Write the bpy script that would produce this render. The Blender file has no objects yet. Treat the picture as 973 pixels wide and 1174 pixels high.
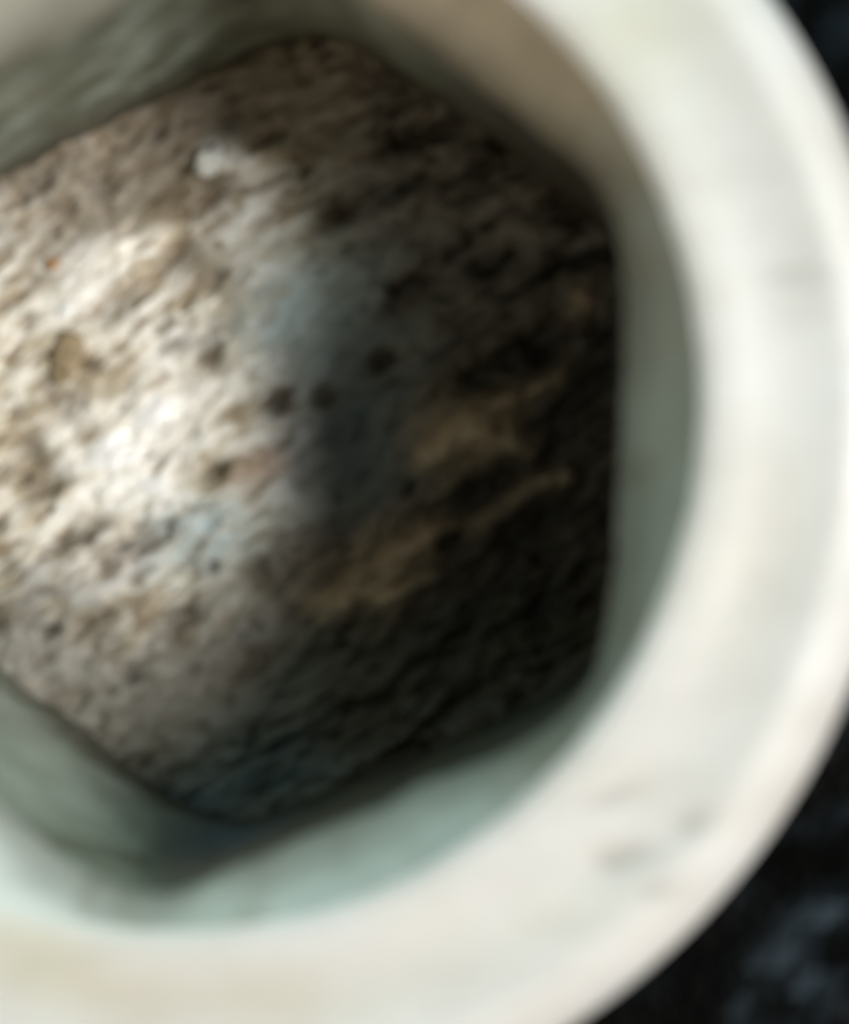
import bpy, math
import numpy as np
from mathutils import Vector, Matrix

sc = bpy.context.scene
MM = 0.001
K = 133.0            # photograph pixels per millimetre at the face of the screw

def at(px, py, z=0.0):
    """a place on the screw, measured in the photograph, as metres from the socket axis"""
    return Vector(((px - 200) / K * MM, -(py - 480) / K * MM, z * MM))

# ------------------------------------------------------------------ camera
DIST = 21.0
cam_d = bpy.data.cameras.new('camera'); cam = bpy.data.objects.new('camera', cam_d)
sc.collection.objects.link(cam); sc.camera = cam
cam.location = at(745, 555, DIST)
tgt = at(486, 587, 0)
zax = (cam.location - tgt).normalized(); xax = Vector((0, 1, 0)).cross(zax).normalized(); yax = zax.cross(xax)
cam.rotation_euler = Matrix((xax, yax, zax)).transposed().to_euler()
cam_d.sensor_fit = 'HORIZONTAL'; cam_d.sensor_width = 36
cam_d.lens = 36 / 2 / math.tan(math.atan(973 / 2 / K / (tgt - cam.location).length * MM))
cam_d.clip_start = 0.001; cam_d.clip_end = 5
cam_d.dof.use_dof = True
cam_d.dof.focus_distance = (DIST + 13.7) * MM
cam_d.dof.aperture_fstop = cam_d.lens / 0.62

# ------------------------------------------------------------------ world, lamps, exposure
w = bpy.data.worlds.new('World'); sc.world = w; w.use_nodes = True
bg = w.node_tree.nodes['Background']
bg.inputs[0].default_value = (0.90, 0.98, 0.92, 1); bg.inputs[1].default_value = 0.125

def lamp(name, d, elev, az, size, watts, col, tz=-1.0):
    l = bpy.data.lights.new(name, 'AREA'); l.shape = 'DISK'; l.size = size * MM
    l.energy = watts; l.color = col
    o = bpy.data.objects.new(name, l); sc.collection.objects.link(o)
    e, a = math.radians(elev), math.radians(az)
    v = Vector((math.cos(e) * math.cos(a), math.cos(e) * math.sin(a), math.sin(e)))
    c = Vector((0, 0, tz * MM))
    o.location = c + v * d * MM
    o.rotation_euler = (-v).to_track_quat('-Z', 'Y').to_euler()
    return o
lamp('key_lamp', 90, 48, -2, 24, 0.112, (1.0, 0.965, 0.915))
lamp('cool_fill', 90, 24, 105, 50, 0.042, (0.62, 1.0, 0.97))
lamp('warm_fill', 90, 35, -100, 50, 0.022, (1.0, 0.76, 0.52))

vs = sc.view_settings
vs.view_transform = 'Standard'; vs.look = 'None'; vs.exposure = 0; vs.gamma = 1; vs.use_curve_mapping = False

# ------------------------------------------------------------------ helpers
def fbm(X, Y, seed, octaves=4, gain=0.5):
    """value-gradient noise on arrays, about -1..1"""
    out = np.zeros_like(X); amp = 1.0; tot = 0
    rng = np.random.RandomState(seed)
    for o in range(octaves):
        n = 256
        g = rng.uniform(0, 2 * np.pi, (n, n)); gx, gy = np.cos(g), np.sin(g)
        x = X * 2 ** o + 37.1 * o + 60; y = Y * 2 ** o + 11.7 * o + 60
        xi = np.floor(x).astype(int); yi = np.floor(y).astype(int)
        fx = x - xi; fy = y - yi
        u = fx ** 3 * (fx * (6 * fx - 15) + 10); v = fy ** 3 * (fy * (6 * fy - 15) + 10)
        def d(i, j):
            a = (xi + i) % n; b = (yi + j) % n
            return gx[a, b] * (fx - i) + gy[a, b] * (fy - j)
        out += amp * 1.5 * ((d(0, 0) * (1 - u) + d(1, 0) * u) * (1 - v) + (d(0, 1) * (1 - u) + d(1, 1) * u) * v)
        tot += amp; amp *= gain
    return out / tot * 1.3

def sstep(a, b, x):
    t = np.clip((x - a) / (b - a), 0, 1); return t * t * (3 - 2 * t)

def make_mesh(name, verts, faces, mat, parent=None, smooth=True, col=None):
    me = bpy.data.meshes.new(name)
    me.from_pydata([tuple(v) for v in verts], [], [tuple(f) for f in faces])
    me.update()
    if smooth: me.polygons.foreach_set('use_smooth', [True] * len(me.polygons))
    if col is not None:
        a = me.color_attributes.new('own_colour', 'FLOAT_COLOR', 'POINT')
        c = np.ones((len(verts), 4), dtype=np.float32); c[:, :3] = col
        a.data.foreach_set('color', c.ravel())
    me.materials.append(mat)
    o = bpy.data.objects.new(name, me); sc.collection.objects.link(o)
    if parent: o.parent = parent
    return o

def new_mat(name):
    m = bpy.data.materials.new(name); m.use_nodes = True
    nt = m.node_tree
    return m, nt, nt.nodes['Principled BSDF']

def noise(nt, scale, detail=4, rough=0.5, stretch=None, rot=0):
    tc = nt.nodes.new('ShaderNodeTexCoord')
    mp = nt.nodes.new('ShaderNodeMapping'); nt.links.new(tc.outputs['Object'], mp.inputs[0])
    mp.inputs['Rotation'].default_value = (0, 0, math.radians(rot))
    mp.inputs['Scale'].default_value = stretch or (1, 1, 1)
    n = nt.nodes.new('ShaderNodeTexNoise'); n.inputs['Scale'].default_value = scale
    n.inputs['Detail'].default_value = detail; n.inputs['Roughness'].default_value = rough
    nt.links.new(mp.outputs[0], n.inputs['Vector'])
    return n.outputs['Fac']

def ramp(nt, fac, stops):
    r = nt.nodes.new('ShaderNodeValToRGB'); nt.links.new(fac, r.inputs[0])
    el = r.color_ramp.elements
    while len(el) < len(stops): el.new(0.5)
    for e, (p, c) in zip(el, stops): e.position = p; e.color = (*c, 1)
    return r.outputs[0]

def mul(nt, a, b):
    m = nt.nodes.new('ShaderNodeMix'); m.data_type = 'RGBA'; m.blend_type = 'MULTIPLY'
    m.inputs[0].default_value = 1
    nt.links.new(a, m.inputs[6]); nt.links.new(b, m.inputs[7]); return m.outputs[2]

def bump(nt, b, fac, strength, dist):
    n = nt.nodes.new('ShaderNodeBump'); n.inputs['Strength'].default_value = strength
    n.inputs['Distance'].default_value = dist; nt.links.new(fac, n.inputs['Height'])
    nt.links.new(n.outputs[0], b.inputs['Normal'])

# ------------------------------------------------------------------ materials
def metal(name, stops, metallic, rough, bmp):
    m, nt, b = new_mat(name)
    c = ramp(nt, noise(nt, 420, 4, 0.55, (1, 1, 1), 20), stops)
    c2 = ramp(nt, noise(nt, 1900, 5, 0.6, (0.45, 1, 1), -20), [(0.30, (0.90, 0.89, 0.88)), (0.62, (1, 1, 1))])
    nt.links.new(mul(nt, c, c2), b.inputs['Base Color'])
    b.inputs['Metallic'].default_value = metallic
    r = ramp(nt, noise(nt, 900), [(0.3, (rough - .08,) * 3), (0.7, (rough + .1,) * 3)])
    nt.links.new(r, b.inputs['Roughness'])
    bump(nt, b, noise(nt, 2600, 4, 0.6, (0.5, 1, 1), -25), bmp, 0.00004)
    return m

M_face = metal('pale_worn_plating', [(0.30, (0.52, 0.51, 0.485)), (0.50, (0.55, 0.555, 0.55)), (0.70, (0.57, 0.60, 0.61))], 0.0, 0.5, 0.35)
nt = M_face.node_tree; b = nt.nodes['Principled BSDF']
a_n = nt.nodes.new('ShaderNodeAttribute'); a_n.attribute_name = 'own_colour'
src = b.inputs['Base Color'].links[0].from_socket
nt.links.new(mul(nt, src, a_n.outputs['Color']), b.inputs['Base Color'])
M_chamfer = metal('dull_grey_plating', [(0.30, (0.88, 0.86, 0.82)), (0.55, (1, 1, 1)), (0.75, (1.08, 1.1, 1.1))], 0.0, 0.45, 0.4)
M_wall = metal('grey_green_socket_steel', [(0.34, (0.75, 0.75, 0.70)), (0.60, (1, 1, 1))], 0.15, 0.45, 0.5)

for M_ in (M_wall, M_chamfer):
    nt = M_.node_tree; b = nt.nodes['Principled BSDF']
    a_n = nt.nodes.new('ShaderNodeAttribute'); a_n.attribute_name = 'own_colour'
    nt.links.new(mul(nt, b.inputs['Base Color'].links[0].from_socket, a_n.outputs['Color']), b.inputs['Base Color'])

m, nt, b = new_mat('corroded_socket_floor'); M_floor = m
at_n = nt.nodes.new('ShaderNodeAttribute'); at_n.attribute_name = 'own_colour'
c2 = ramp(nt, noise(nt, 6000, 5, 0.6, (0.45, 1, 1), -35), [(0.25, (0.72, 0.68, 0.62)), (0.55, (1, 1, 1))])
nt.links.new(mul(nt, at_n.outputs['Color'], c2), b.inputs['Base Color'])
b.inputs['Roughness'].default_value = 0.55
bump(nt, b, noise(nt, 5200, 3, 0.5, (0.5, 1, 1), -35), 0.3, 0.00004)

m, nt, b = new_mat('black_rubbed_surface'); M_black = m
c = ramp(nt, noise(nt, 170, 3, 0.5, (0.5, 1, 1), 30), [(0.30, (0.45, 0.45, 0.45)), (0.65, (1, 1, 1))])
a_n = nt.nodes.new('ShaderNodeAttribute'); a_n.attribute_name = 'own_colour'
nt.links.new(mul(nt, a_n.outputs['Color'], c), b.inputs['Base Color']); b.inputs['Roughness'].default_value = 0.5
b.inputs['Specular IOR Level'].default_value = 0.04
bump(nt, b, noise(nt, 500, 4), 0.5, 0.0004)

def plain(name, col, rough=0.6, sc_=5000):
    m, nt, b = new_mat(name)
    c = ramp(nt, noise(nt, sc_), [(0.3, tuple(x * 0.7 for x in col)), (0.65, col)])
    nt.links.new(c, b.inputs['Base Color']); b.inputs['Roughness'].default_value = rough
    bump(nt, b, noise(nt, sc_), 0.6, 0.00003)
    return m
M_white = plain('white_mineral_grain', (0.85, 0.87, 0.84), 0.4)
M_brown = plain('brown_rust_crumb', (0.33, 0.25, 0.15))
M_orange = plain('orange_rust_speck', (0.42, 0.25, 0.13))

# ------------------------------------------------------------------ setting: black surface under the head
HB = -8.0     # underside of the head, mm
n = 161
n = 281; g = np.linspace(-1, 1, n); g = 60 * np.sign(g) * np.abs(g) ** 2; GX, GY = np.meshgrid(g, g)
GZ = HB + 0.35 * fbm(GX / 6, GY / 6, 5, 4) - 0.25
GZ[(GX ** 2 + GY ** 2) < 49] = HB - 0.02
V = np.stack([GX.ravel() * MM, GY.ravel() * MM, GZ.ravel() * MM], 1)
F = [(j * n + i, j * n + i + 1, (j + 1) * n + i + 1, (j + 1) * n + i) for j in range(n - 1) for i in range(n - 1)]
tc_ = np.ones((n * n, 3)) * 1.0
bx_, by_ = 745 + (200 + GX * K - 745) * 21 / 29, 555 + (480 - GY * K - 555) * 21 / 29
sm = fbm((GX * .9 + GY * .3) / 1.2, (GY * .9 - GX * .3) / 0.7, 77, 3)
glints = np.zeros_like(GX)
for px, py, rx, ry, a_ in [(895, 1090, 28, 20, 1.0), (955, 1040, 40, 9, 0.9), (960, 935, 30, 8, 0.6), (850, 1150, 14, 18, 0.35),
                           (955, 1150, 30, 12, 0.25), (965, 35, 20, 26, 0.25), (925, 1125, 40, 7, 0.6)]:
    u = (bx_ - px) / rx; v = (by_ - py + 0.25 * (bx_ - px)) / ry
    glints = np.maximum(glints, a_ * np.exp(-(u * u + v * v) + 0.8 * sm))
glints = glints * 1.3 + 0.15 * sstep(0.25, 0.6, sm)
bcol = np.array((0.0005, 0.0008, 0.0008)) + glints.ravel()[:, None] * np.array((0.030, 0.046, 0.060))  # blue-grey glints painted into the dark surface colour
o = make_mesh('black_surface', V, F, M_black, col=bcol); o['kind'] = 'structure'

# ------------------------------------------------------------------ the screw
screw = bpy.data.objects.new('socket_screw', None); screw.empty_display_size = 0.002
sc.collection.objects.link(screw); screw.location = (0, 0, HB * MM)
screw['label'] = 'pale round screw head with a corroded hexagonal socket, filling the picture'
screw['category'] = 'screw'

NS = 384
th = np.linspace(0, 2 * np.pi, NS, endpoint=False)
hexpx = [(300, -88), (722, 232), (698, 802), (160, 1046), (-300, 715), (-275, 185)]
hexpx = [(745 + (x - 745) * 1.05, 555 + (y - 555) * 1.05) for x, y in hexpx]     # the rim lies a millimetre below the face
HV = [np.array(((x - 200) / K, -(y - 480) / K)) for x, y in hexpx]
def hex_r(theta, p=13, grow=0.0):
    s = np.zeros_like(theta)
    for i in range(6):
        a, c = HV[i], HV[(i + 1) % 6]
        e = c - a; nn = np.array((-e[1], e[0])); nn /= np.linalg.norm(nn)
        d = a @ nn
        if d < 0: nn, d = -nn, -d
        cs = np.clip(np.cos(theta) * nn[0] + np.sin(theta) * nn[1], 0, None)
        s += (cs / (d + grow)) ** p
    return s ** (-1 / p)
RI, RO = 622 / K, 858 / K
CI = np.array(((184 - 200) / K, -(460 - 480) / K))      # centre of the inner edge
CO = np.array(((176 - 200) / K, -(478 - 480) / K))      # centre of the outer edge

def off(z): return z - HB                # heights are measured from the underside
def ring(r, z, c=(0, 0)):
    zz = np.broadcast_to(np.asarray(z, float), (NS,))
    rr = np.broadcast_to(np.asarray(r, float), (NS,))
    return np.stack([c[0] + rr * np.cos(th), c[1] + rr * np.sin(th), off(zz)], 1)
def strip(name, rings, mat, col=None):
    V = np.concatenate(rings) * MM
    F = []
    for k in range(len(rings) - 1):
        for i in range(NS):
            j = (i + 1) % NS
            F.append((k * NS + i, k * NS + j, (k + 1) * NS + j, (k + 1) * NS + i))
    return make_mesh(name, V, F, mat, screw, col=col)

# hexagonal rim: where the conical countersink runs into the hexagon
wob = 0.05 * fbm(np.cos(th) * 4, np.sin(th) * 4, 8, 5)
rh = hex_r(th) + wob
TAN = math.tan(math.radians(50))
# circle radius as seen from the socket axis
inner_pts = CI[None] + RI * np.stack([np.cos(th), np.sin(th)], 1)
def circ_from_axis(R, C):
    b_ = np.cos(th) * C[0] + np.sin(th) * C[1]
    return b_ + np.sqrt(b_ ** 2 - (C @ C) + R ** 2)
rc = circ_from_axis(RI, CI) + 0.02 * fbm(np.cos(th) * 4 + 9, np.sin(th) * 4, 3, 4)
ro = circ_from_axis(RO, CO)
fl = 0.42
a1 = math.radians(40)
r1 = rh + fl * (1 - math.cos(a1)); z1 = -0.07 - (rc - 0.05 - r1) * TAN
zr = z1 - fl * math.sin(a1)                            # where the upright wall ends
rings = []
for t in np.linspace(0, 1, 7):                         # rounded lower lip
    a = t * a1
    rings.append(ring(rh + fl * (1 - math.cos(a)), zr + fl * math.sin(a)))
for t in np.linspace(0.10, 1, 12):
    r = r1 * (1 - t) + (rc - 0.05) * t
    z = z1 * (1 - t) + (-0.07) * t
    z = z + 0.012 * t * fbm(r * np.cos(th) * 1.6, r * np.sin(th) * 1.6, 12, 4)
    rings.append(ring(r, z))
KV = np.concatenate(rings); kt = np.arctan2(KV[:, 1], KV[:, 0]); kr = np.hypot(KV[:, 0], KV[:, 1])
kc = np.ones((len(KV), 3)) * np.array((0.33, 0.34, 0.305))
kn = fbm(KV[:, 0] * 0.9, KV[:, 1] * 0.9, 55, 4); kn2 = fbm(kt * 6, kr * 1.2, 56, 4)
def kmix(col, f): kc[:] = kc * (1 - f[:, None]) + np.array(col) * f[:, None]
kmix((0.40, 0.345, 0.255), 0.9 * sstep(0.75, 0.30, np.abs(kt - 0.98) + 0.25 * kn))    # beige reflection painted on the upper right
kmix((0.42, 0.475, 0.445), 0.85 * sstep(0.85, 0.35, np.abs(kt + 1.35) + 0.3 * kn))      # pale green reflection painted along the bottom
kmix((0.62, 0.65, 0.63), 0.9 * sstep(0.75, 0.35, np.abs(kt + 2.3) + 0.2 * kn))        # lower left painted paler, where it faces the key lamp
kmix((0.24, 0.22, 0.17), 0.45 * sstep(0.15, 0.5, kn2))
kmix((0.10, 0.095, 0.07), 0.6 * sstep(0.42, 0.05, kr - np.tile(rh, len(rings)) + 0.15 * kn))  # darker towards the lip
strip('countersink', rings, M_chamfer, kc)
lip = rings[0]; top = rings[-1]
# socket wall
DEP = -6.4
rings = []
for t in np.linspace(0, 1, 40):
    z = DEP * (1 - t) + zr * t
    k = min(1.0, (1 - t) * 8)
    sx = rh * np.cos(th); sy = rh * np.sin(th)
    d = k * (0.05 * fbm(th * 5, z * 1.0 + 0 * th, 21, 5) + 0.02 * fbm(th * 22, z * 3.5, 22, 3))
    d *= np.minimum(1, np.minimum(th, 2 * np.pi - th) * 4)
    rings.append(ring(rh + d, z))
WV = np.concatenate(rings); wt = np.arctan2(WV[:, 1], WV[:, 0]); wz = WV[:, 2] + HB
wn = fbm(wt * 3 + 0.5 * wz, wz * 0.7 + wt, 91, 4); wn2 = fbm(wt * 7 + wz * 2.2, wz * 0.9 - wt * 2.0, 92, 4)
wc = np.ones((len(WV), 3)) * np.array((0.17, 0.195, 0.16))
def wmix(col, f): wc[:] = wc * (1 - f[:, None]) + np.array(col) * f[:, None]
wmix((0.36, 0.43, 0.38), 0.8 * sstep(0.05, 0.5, wn2))                      # bare bright streaks
wmix((0.09, 0.095, 0.06), 0.85 * sstep(0.0, 0.4, -wn2))                    # dark olive grime streaks
wall_shade = sstep(1.5, 1.2, np.abs(wt + 0.38) + 0.2 * wn)                    # shade on the right-hand faces, painted in as dark brown
wmix((0.045, 0.040, 0.028), 0.9 * wall_shade)
wmix((0.38, 0.46, 0.41), 0.7 * sstep(0.55, 0.15, np.abs(wt + 2.25) + 0.2 * wn))
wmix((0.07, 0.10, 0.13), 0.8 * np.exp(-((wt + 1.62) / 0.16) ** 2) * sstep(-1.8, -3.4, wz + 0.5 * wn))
wmix((0.06, 0.05, 0.03), 0.8 * sstep(-4.3, -5.2, wz + 0.5 * wn))           # darker along the bottom
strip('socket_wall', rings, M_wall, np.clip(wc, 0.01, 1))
# face ring, rounded outer edge and side
rings = []
R0 = rc - 0.05
rings.append(ring(R0, -0.07 + 0.012 * fbm(R0 * np.cos(th) * 1.6, R0 * np.sin(th) * 1.6, 12, 4)))
prof = [(0.02, -0.025), (0.05, -0.005), (0.1, 0.0)]
for t, z in prof: rings.append(ring(rc + t, z))
for t in np.linspace(0.1, 0.66, 14):
    r = rc * (1 - t) + ro * t + 0.1 * (1 - t)
    z = -0.05 * math.sin(math.pi * (t - 0.1) / 0.56) + 0.012 * math.sin(math.pi * (t - 0.1) / 0.56) * fbm(r * np.cos(th) * .9, r * np.sin(th) * .9, 33, 4)
    rings.append(ring(r, z))
f2 = 0.62
ras = rc * (1 - 0.66) + ro * 0.66 + 0.1 * 0.34
for t in np.linspace(0.06, 1, 16):
    a = t * math.pi / 2
    rings.append(ring(ras + (ro - ras) * math.sin(a), -f2 * (1 - math.cos(a))))
for z in (-0.9, -1.6, -2.5, -4, -6, -7.6): rings.append(ring(ro + 0.004, z))
rings.append(ring(ro - 0.15, -7.85)); rings.append(ring(ro - 0.3, HB)); rings.append(ring(ro * 0.02, HB))
# grime marks and yellowed patches on the face (own colour), with shallow dents under the marks
HVt = np.concatenate(rings)
hx = 200 + HVt[:, 0] * K; hy = 480 - HVt[:, 1] * K
tint = np.ones((len(HVt), 3))
def mark(px, py, rx, ry, ang, col, f, dent=0.0):
    a = math.radians(ang); dx = hx - px; dy = hy - py
    u = (dx * math.cos(a) + dy * math.sin(a)) / rx; v = (-dx * math.sin(a) + dy * math.cos(a)) / ry
    m_ = np.exp(-(u * u + v * v)) * (HVt[:, 2] > off(-0.6))
    tint[:] = tint * (1 - f * m_[:, None]) + np.array(col) * f * m_[:, None] * tint
    k = 0
    for R_ in rings:
        R_[:, 2] -= dent * m_[k:k + NS]; k += NS
for px, py, rx, ry, ang, dent in [(700, 912, 42, 9, -22, .02), (712, 982, 32, 12, -18, .05), (787, 945, 24, 14, -15, .05),
                                  (748, 1022, 22, 9, -15, .03), (905, 318, 46, 9, 0, .02), (690, 985, 12, 8, 0, .03)]:
    mark(px, py, rx, ry, ang, (0.62, 0.60, 0.585), 0.75, dent)
mark(30, 1110, 120, 60, 20, (0.90, 0.86, 0.72), 0.9); mark(725, 40, 90, 110, 30, (0.90, 0.90, 0.80), 0.9)
mark(300, 1150, 160, 40, 0, (0.93, 0.92, 0.85), 0.8); mark(880, 600, 40, 260, 5, (0.93, 0.92, 0.90), 0.7)
mark(640, 1050, 120, 50, -30, (0.95, 0.94, 0.91), 0.7); mark(840, 200, 40, 120, -20, (0.92, 0.94, 0.94), 0.8)
strip('head', rings, M_face, tint)

# corroded bottom of the socket -----------------------------------------------
FZ = -5.5
S = DIST / (DIST - FZ)
def fpx(X, Y):      # floor millimetres -> photograph pixels
    return 745 - 545 * S + X * K * S, 555 - 75 * S - Y * K * S
N = 560
gx = np.linspace(-4.3, 4.3, N); X, Y = np.meshgrid(gx, gx)
PX, PY = fpx(X, Y)
c, s = math.cos(math.radians(33)), math.sin(math.radians(33))
U = X * c + Y * s; Vv = -X * s + Y * c                 # grain runs up to the right
warpx = 0.10 * fbm(X * 0.9, Y * 0.9, 61, 3); warpy = 0.10 * fbm(X * 0.9 + 7, Y * 0.9, 62, 3)
big = fbm(X * 0.55, Y * 0.55, 41, 3)
right = sstep(290, 470, PX + 0.12 * (PY - 500) + 60 * big)
mid = fbm((U + warpx) * 1.2, (Vv + warpy) * 3.7, 42, 4)
fine = fbm((U + warpx) * 2.8, (Vv + warpy) * 9.0, 43, 3)
fine2 = fbm((U + warpx) * 2.3 + 5, (Vv + warpy) * 6.5, 44, 2)
vfine = fbm(U * 13, Vv * 26, 45, 3)
calm = np.exp(-(((PX - 395) / 110) ** 2 + ((PY - 450) / 170) ** 2) ** 2)      # smoother patch in the middle
H = 0.10 * big + (0.032 * mid + 0.011 * fine + 0.026 * fbm(U * 3.4 + 2, Vv * 6.0, 88, 2)) * (1 - 0.6 * calm) + 0.006 * vfine
small_pits = sstep(0.12, 0.55, fine2) * (1 - calm)
H -= 0.04 * small_pits
right = sstep(290, 470, PX + 0.12 * (PY - 500) + 60 * big + 25 * mid)   # rougher side, its shade painted in with the rust colour
H += right * (0.16 * fbm((U + warpx) * 0.9 + 3, (Vv + warpy) * 2.0, 46, 3))
# shallow drilled cone in the middle
rr = np.hypot(PX - 400, PY - 490) / K
H -= 0.45 * np.clip(1 - rr / 1.2, 0, 1) ** 1.2

def blob(px, py, rx, ry, ang=-33):
    a = math.radians(ang); dx = PX - px; dy = PY - py
    u = (dx * math.cos(a) + dy * math.sin(a)) / rx; v = (-dx * math.sin(a) + dy * math.cos(a)) / ry
    d2 = u * u + v * v + 0.5 * mid + 0.35 * fine
    return np.clip(np.exp(-np.clip(d2, -0.3, None) * 1.2), 0, 1)
pit_list = [(468, 331, 32, 19), (436, 415, 16, 14), (366, 452, 15, 10), (315, 462, 16, 14), 
            (238, 410, 12, 12), (75, 622, 34, 13), (165, 628, 26, 9), (292, 655, 22, 15), (115, 655, 20, 10),
            (148, 668, 10, 8), (110, 715, 26, 14), (205, 708, 26, 14), (292, 758, 30, 15), (240, 540, 16, 9),
            (130, 355, 26, 9), (150, 345, 20, 7), (290, 128, 18, 12), (300, 155, 20, 12), (235, 232, 18, 14),
            (385, 240, 24, 16), (215, 295, 20, 22), (60, 455, 14, 30), (40, 560, 26, 14), (30, 520, 16, 18),
            (610, 405, 70, 24), (545, 430, 40, 20), (650, 490, 40, 40), (600, 620, 60, 40), (530, 640, 60, 18), (515, 622, 16, 10),
            (640, 700, 60, 60), (420, 820, 60, 40), (575, 770, 45, 25), (560, 560, 50, 18)]
pits = np.zeros_like(X)
for px, py, rx, ry in pit_list:
    bl = blob(px, py, rx * 1.25, ry * 1.25); pits = np.maximum(pits, bl)
H -= (0.06 + 0.07 * right) * pits
# raised curled ridges of scale on the right-hand side
def ridge(pts, wd, h):
    global H
    D = np.full_like(X, 1e9)
    for (x0, y0), (x1, y1) in zip(pts[:-1], pts[1:]):
        ex, ey = x1 - x0, y1 - y0; L = ex * ex + ey * ey
        t = np.clip(((PX - x0) * ex + (PY - y0) * ey) / L, 0, 1)
        D = np.minimum(D, np.hypot(PX - x0 - t * ex, PY - y0 - t * ey))
    r_ = np.exp(-((D + 7 * mid + 5 * fine) / wd) ** 2)
    H += h * r_; return r_
rg = ridge([(575, 462), (610, 448), (640, 436)], 9, 0.10)
rg = np.maximum(rg, ridge([(640, 385), (668, 350), (662, 340)], 12, 0.10))
rg = np.maximum(rg, ridge([(440, 690), (500, 660), (548, 632), (560, 600), (610, 560), (650, 545)], 12, 0.14))
rg = np.maximum(rg, ridge([(490, 520), (540, 490), (600, 512)], 16, 0.12))
rg = np.maximum(rg, ridge([(360, 700), (430, 665), (500, 610)], 14, 0.08))

def mixc(C, col, f): return C * (1 - f[..., None]) + np.array(col) * f[..., None]
C = np.zeros(X.shape + (3,)) + np.array((0.80, 0.765, 0.68))
C = mixc(C, (0.84, 0.84, 0.82), sstep(-0.2, 0.5, big))
C = mixc(C, (0.33, 0.26, 0.165), 0.9 * sstep(0.04, 0.30, -mid - 0.3 * fine))
C = mixc(C, (0.45, 0.37, 0.23), 0.7 * sstep(0.1, 0.4, fbm(U * 1.6 + 9, Vv * 3.4, 81, 3)))
C = mixc(C, (0.24, 0.18, 0.11), 0.8 * small_pits)
C = mixc(C, (0.55, 0.45, 0.28), 0.6 * sstep(0.15, 0.5, fine) * sstep(200, 40, PX))
def patch(px, py, rx, ry, f, col, ang=-30):
    global C
    C = mixc(C, col, f * np.clip(1.3 * blob(px, py, rx, ry, ang), 0, 1))
for px, py, rx, ry in [(115, 520, 85, 50), (90, 290, 60, 40), (190, 470, 60, 30), (60, 350, 50, 22), (140, 560, 60, 30), (70, 480, 26, 18), (190, 400, 40, 26)]:
    patch(px, py, rx, ry, 0.85, (0.92, 0.905, 0.86))
for px, py, rx, ry in [(72, 408, 26, 20), (30, 470, 34, 14), (20, 545, 30, 26), (95, 500, 18, 9), (235, 300, 34, 22), (160, 335, 30, 8),
                       (130, 120, 60, 20), (200, 235, 40, 16), (60, 560, 26, 8), (265, 470, 26, 10), (170, 440, 20, 8), (205, 345, 28, 10), (15, 250, 26, 12)]:
    patch(px, py, rx, ry, 0.8, (0.29, 0.225, 0.135))
# scattered grains and pinholes of mixed size
rs = np.random.RandomState(17); spots = np.zeros_like(X); grains = np.zeros_like(X)
for k in range(300):
    px, py = rs.uniform(-60, 700), rs.uniform(40, 950)
    rx = 8 + 17 * rs.rand() ** 2; ry = rx * rs.uniform(0.4, 0.75); a = math.radians(-33 + rs.normal(0, 14))
    dx = PX - px; dy = PY - py
    near = (np.abs(dx) < 60) & (np.abs(dy) < 60)
    dxn, dyn = dx[near], dy[near]
    d2 = ((dxn * math.cos(a) + dyn * math.sin(a)) / rx) ** 2 + ((-dxn * math.sin(a) + dyn * math.cos(a)) / ry) ** 2 + 0.8 * fine[near]
    e = np.exp(-np.clip(d2, 0, None) ** 1.5) * rs.uniform(0.5, 1)
    if k % 5 < 3: spots[near] = np.maximum(spots[near], e)
    else: grains[near] = np.maximum(grains[near], e)
H += 0.05 * grains - 0.07 * spots
C = mixc(C, (0.13, 0.10, 0.065), 0.85 * spots)
C = C * (1 + 0.35 * grains[..., None])
# brown staining along the upper edge of the floor
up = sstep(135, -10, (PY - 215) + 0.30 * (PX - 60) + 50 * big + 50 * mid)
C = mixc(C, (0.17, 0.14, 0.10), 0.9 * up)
# lower part: fall-off below the lit area painted in grey-brown
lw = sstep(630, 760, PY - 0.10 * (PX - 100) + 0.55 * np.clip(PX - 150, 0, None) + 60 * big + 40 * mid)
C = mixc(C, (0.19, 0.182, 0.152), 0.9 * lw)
# right-hand side: socket shade painted into the colour as dark rust
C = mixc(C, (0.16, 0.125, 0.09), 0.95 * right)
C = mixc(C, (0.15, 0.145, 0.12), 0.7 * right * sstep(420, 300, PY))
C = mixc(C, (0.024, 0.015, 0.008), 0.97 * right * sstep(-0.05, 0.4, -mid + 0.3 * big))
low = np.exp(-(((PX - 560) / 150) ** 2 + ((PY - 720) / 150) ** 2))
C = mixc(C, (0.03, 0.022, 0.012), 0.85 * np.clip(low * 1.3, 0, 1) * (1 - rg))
# grey blue half-light beyond the lit area painted in, plus tan stains
C = mixc(C, (0.17, 0.185, 0.18), 0.8 * calm)
def halflight_stain(px, py, rx, ry, f, col=(0.36, 0.46, 0.48), ang=-20):
    global C
    C = mixc(C, col, f * np.clip(1.3 * blob(px, py, rx, ry, ang), 0, 1) * (0.45 + 0.55 * sstep(-0.25, 0.2, 0.7 * fine + mid + 0.3 * vfine)))
halflight_stain(350, 345, 100, 60, 0.9, (0.48, 0.60, 0.63)); halflight_stain(285, 275, 45, 30, 0.6, (0.62, 0.66, 0.66))
halflight_stain(225, 615, 85, 45, 0.9, (0.42, 0.52, 0.54)); halflight_stain(140, 640, 50, 25, 0.5, (0.62, 0.62, 0.68)); halflight_stain(410, 520, 60, 80, 0.8, (0.15, 0.185, 0.185))
halflight_stain(360, 400, 60, 60, 0.6, (0.22, 0.27, 0.28))
halflight_stain(330, 880, 100, 40, 0.8, (0.07, 0.13, 0.15)); halflight_stain(205, 935, 60, 30, 0.7, (0.16, 0.24, 0.30))
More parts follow.
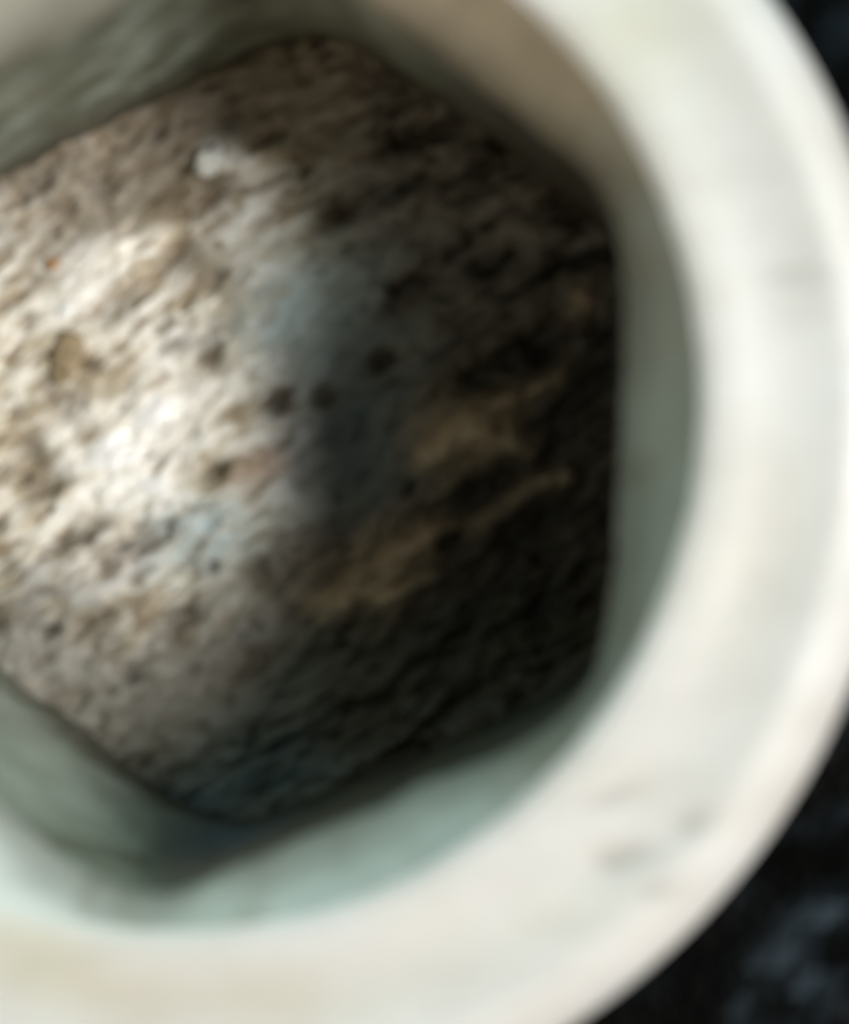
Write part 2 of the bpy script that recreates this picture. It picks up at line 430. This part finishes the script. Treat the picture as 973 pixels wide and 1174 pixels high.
halflight_stain(430, 250, 60, 40, 0.4, (0.30, 0.30, 0.28))
halflight_stain(290, 535, 34, 22, 0.75, (0.40, 0.25, 0.18)); halflight_stain(535, 490, 75, 50, 0.85, (0.62, 0.40, 0.22)); halflight_stain(450, 640, 110, 50, 0.75, (0.54, 0.35, 0.20), -25); halflight_stain(250, 740, 90, 50, 0.5, (0.30, 0.28, 0.26))
C = mixc(C, (0.72, 0.51, 0.33), 0.9 * rg)
C = C * (1 - 0.45 * (spots * np.maximum(up, np.maximum(right, lw)))[..., None]) * (1 + 0.4 * (grains * np.maximum(up, right))[..., None])
C = mixc(C, (0.17, 0.135, 0.09), 0.8 * np.clip(pits * 1.2, 0, 1))
C = mixc(C, (0.05, 0.038, 0.024), 0.85 * np.clip(pits * 1.2, 0, 1) * np.maximum(right, calm))
for px, py, rx, ry, f in [(467, 331, 24, 13, .9), (436, 417, 15, 15, .75), (366, 453, 19, 9, .65), (316, 461, 19, 11, .65), (296, 655, 20, 13, .6),
                          (150, 625, 34, 9, .6), (78, 622, 26, 9, .6), (240, 541, 20, 7, .4), (148, 669, 10, 8, .6), (205, 708, 28, 12, .6),
                          (108, 715, 26, 12, .6), (292, 760, 28, 13, .6), (236, 412, 15, 10, .35), (600, 405, 66, 18, .8), (520, 395, 30, 12, .6)]:
    a = math.radians(-28); dx = PX - px; dy = PY - py
    u = (dx * math.cos(a) + dy * math.sin(a)) / rx; v = (-dx * math.sin(a) + dy * math.cos(a)) / ry
    e = f * np.exp(-np.clip(u * u + v * v + 1.3 * fine + 1.0 * mid + 0.1, 0, None) ** 1.2) * rs.uniform(0.6, 0.95)
    H -= 0.08 * e; C = mixc(C, (0.035, 0.032, 0.026), e)
C = np.clip(C * (1 + 0.05 * vfine[..., None]), 0.01, 0.9)

rad = np.hypot(X, Y); ang = np.arctan2(Y, X)
inside = rad < hex_r(ang.ravel()).reshape(X.shape) + 0.16
Z = FZ + np.clip(H, -0.65, 0.5)
idx = -np.ones(X.size, int); keep = inside.ravel(); idx[keep] = np.arange(keep.sum())
V = np.stack([X.ravel()[keep] * MM, Y.ravel()[keep] * MM, off(Z.ravel()[keep]) * MM], 1)
q = idx.reshape(X.shape)
A, B, Cc, D = q[:-1, :-1], q[:-1, 1:], q[1:, 1:], q[1:, :-1]
ok = (A >= 0) & (B >= 0) & (Cc >= 0) & (D >= 0)
F = np.stack([A[ok], B[ok], Cc[ok], D[ok]], 1).tolist()
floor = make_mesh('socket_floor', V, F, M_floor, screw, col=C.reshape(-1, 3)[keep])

# ------------------------------------------------------------------ loose grains lying in the socket
def floor_z(px, py):
    x = (px - 745 + 545 * S) / (K * S); y = -(py - 555 + 75 * S) / (K * S)
    i = int(round((x + 4.3) / 8.6 * (N - 1))); j = int(round((y + 4.3) / 8.6 * (N - 1)))
    return x, y, Z[j, i]
def grain(name, px, py, a, b_, h, rot, mat, label, cat, seed):
    x, y, z = floor_z(px, py)
    a, b_ = a / (K * S), b_ / (K * S)
    nu, nv = 20, 12; V = []; F = []
    for j in range(nv + 1):
        ph = math.pi * j / nv
        for i in range(nu):
            t = 2 * math.pi * i / nu
            V.append((math.sin(ph) * math.cos(t), math.sin(ph) * math.sin(t), math.cos(ph)))
    V = np.array(V)
    d = 1 + 0.6 * fbm(V[:, 0] * 1.3 + V[:, 2] * 0.7 + 3, V[:, 1] * 1.3 + V[:, 2] + 3, seed, 3)
    V = V * d[:, None] * np.array((a, b_, h))
    r = math.radians(rot); R = np.array(((math.cos(r), -math.sin(r), 0), (math.sin(r), math.cos(r), 0), (0, 0, 1)))
    V = V @ R.T; V[:, 2] += h * 0.30
    for j in range(nv):
        for i in range(nu):
            F.append((j * nu + i, (j + 1) * nu + i, (j + 1) * nu + (i + 1) % nu, j * nu + (i + 1) % nu))
    o = make_mesh(name, V * MM, F, mat)
    o.location = (x * MM, y * MM, z * MM)
    o['label'] = label; o['category'] = cat
    return o
grain('mineral_grain', 241, 183, 20, 13, 0.16, 40, M_white,
      'small white grain lying on the brown upper part of the socket floor', 'grain', 3)
grain('rust_crumb', 70, 408, 19, 26, 0.05, -20, M_brown,
      'brown crumb of rust lying on the bright left part of the socket floor', 'crumb', 5)
grain('rust_speck', 51, 298, 9, 7, 0.06, 10, M_orange,
      'tiny orange speck on the pale floor above the brown crumb', 'speck', 9)

bpy.context.scene.render.engine = 'CYCLES'
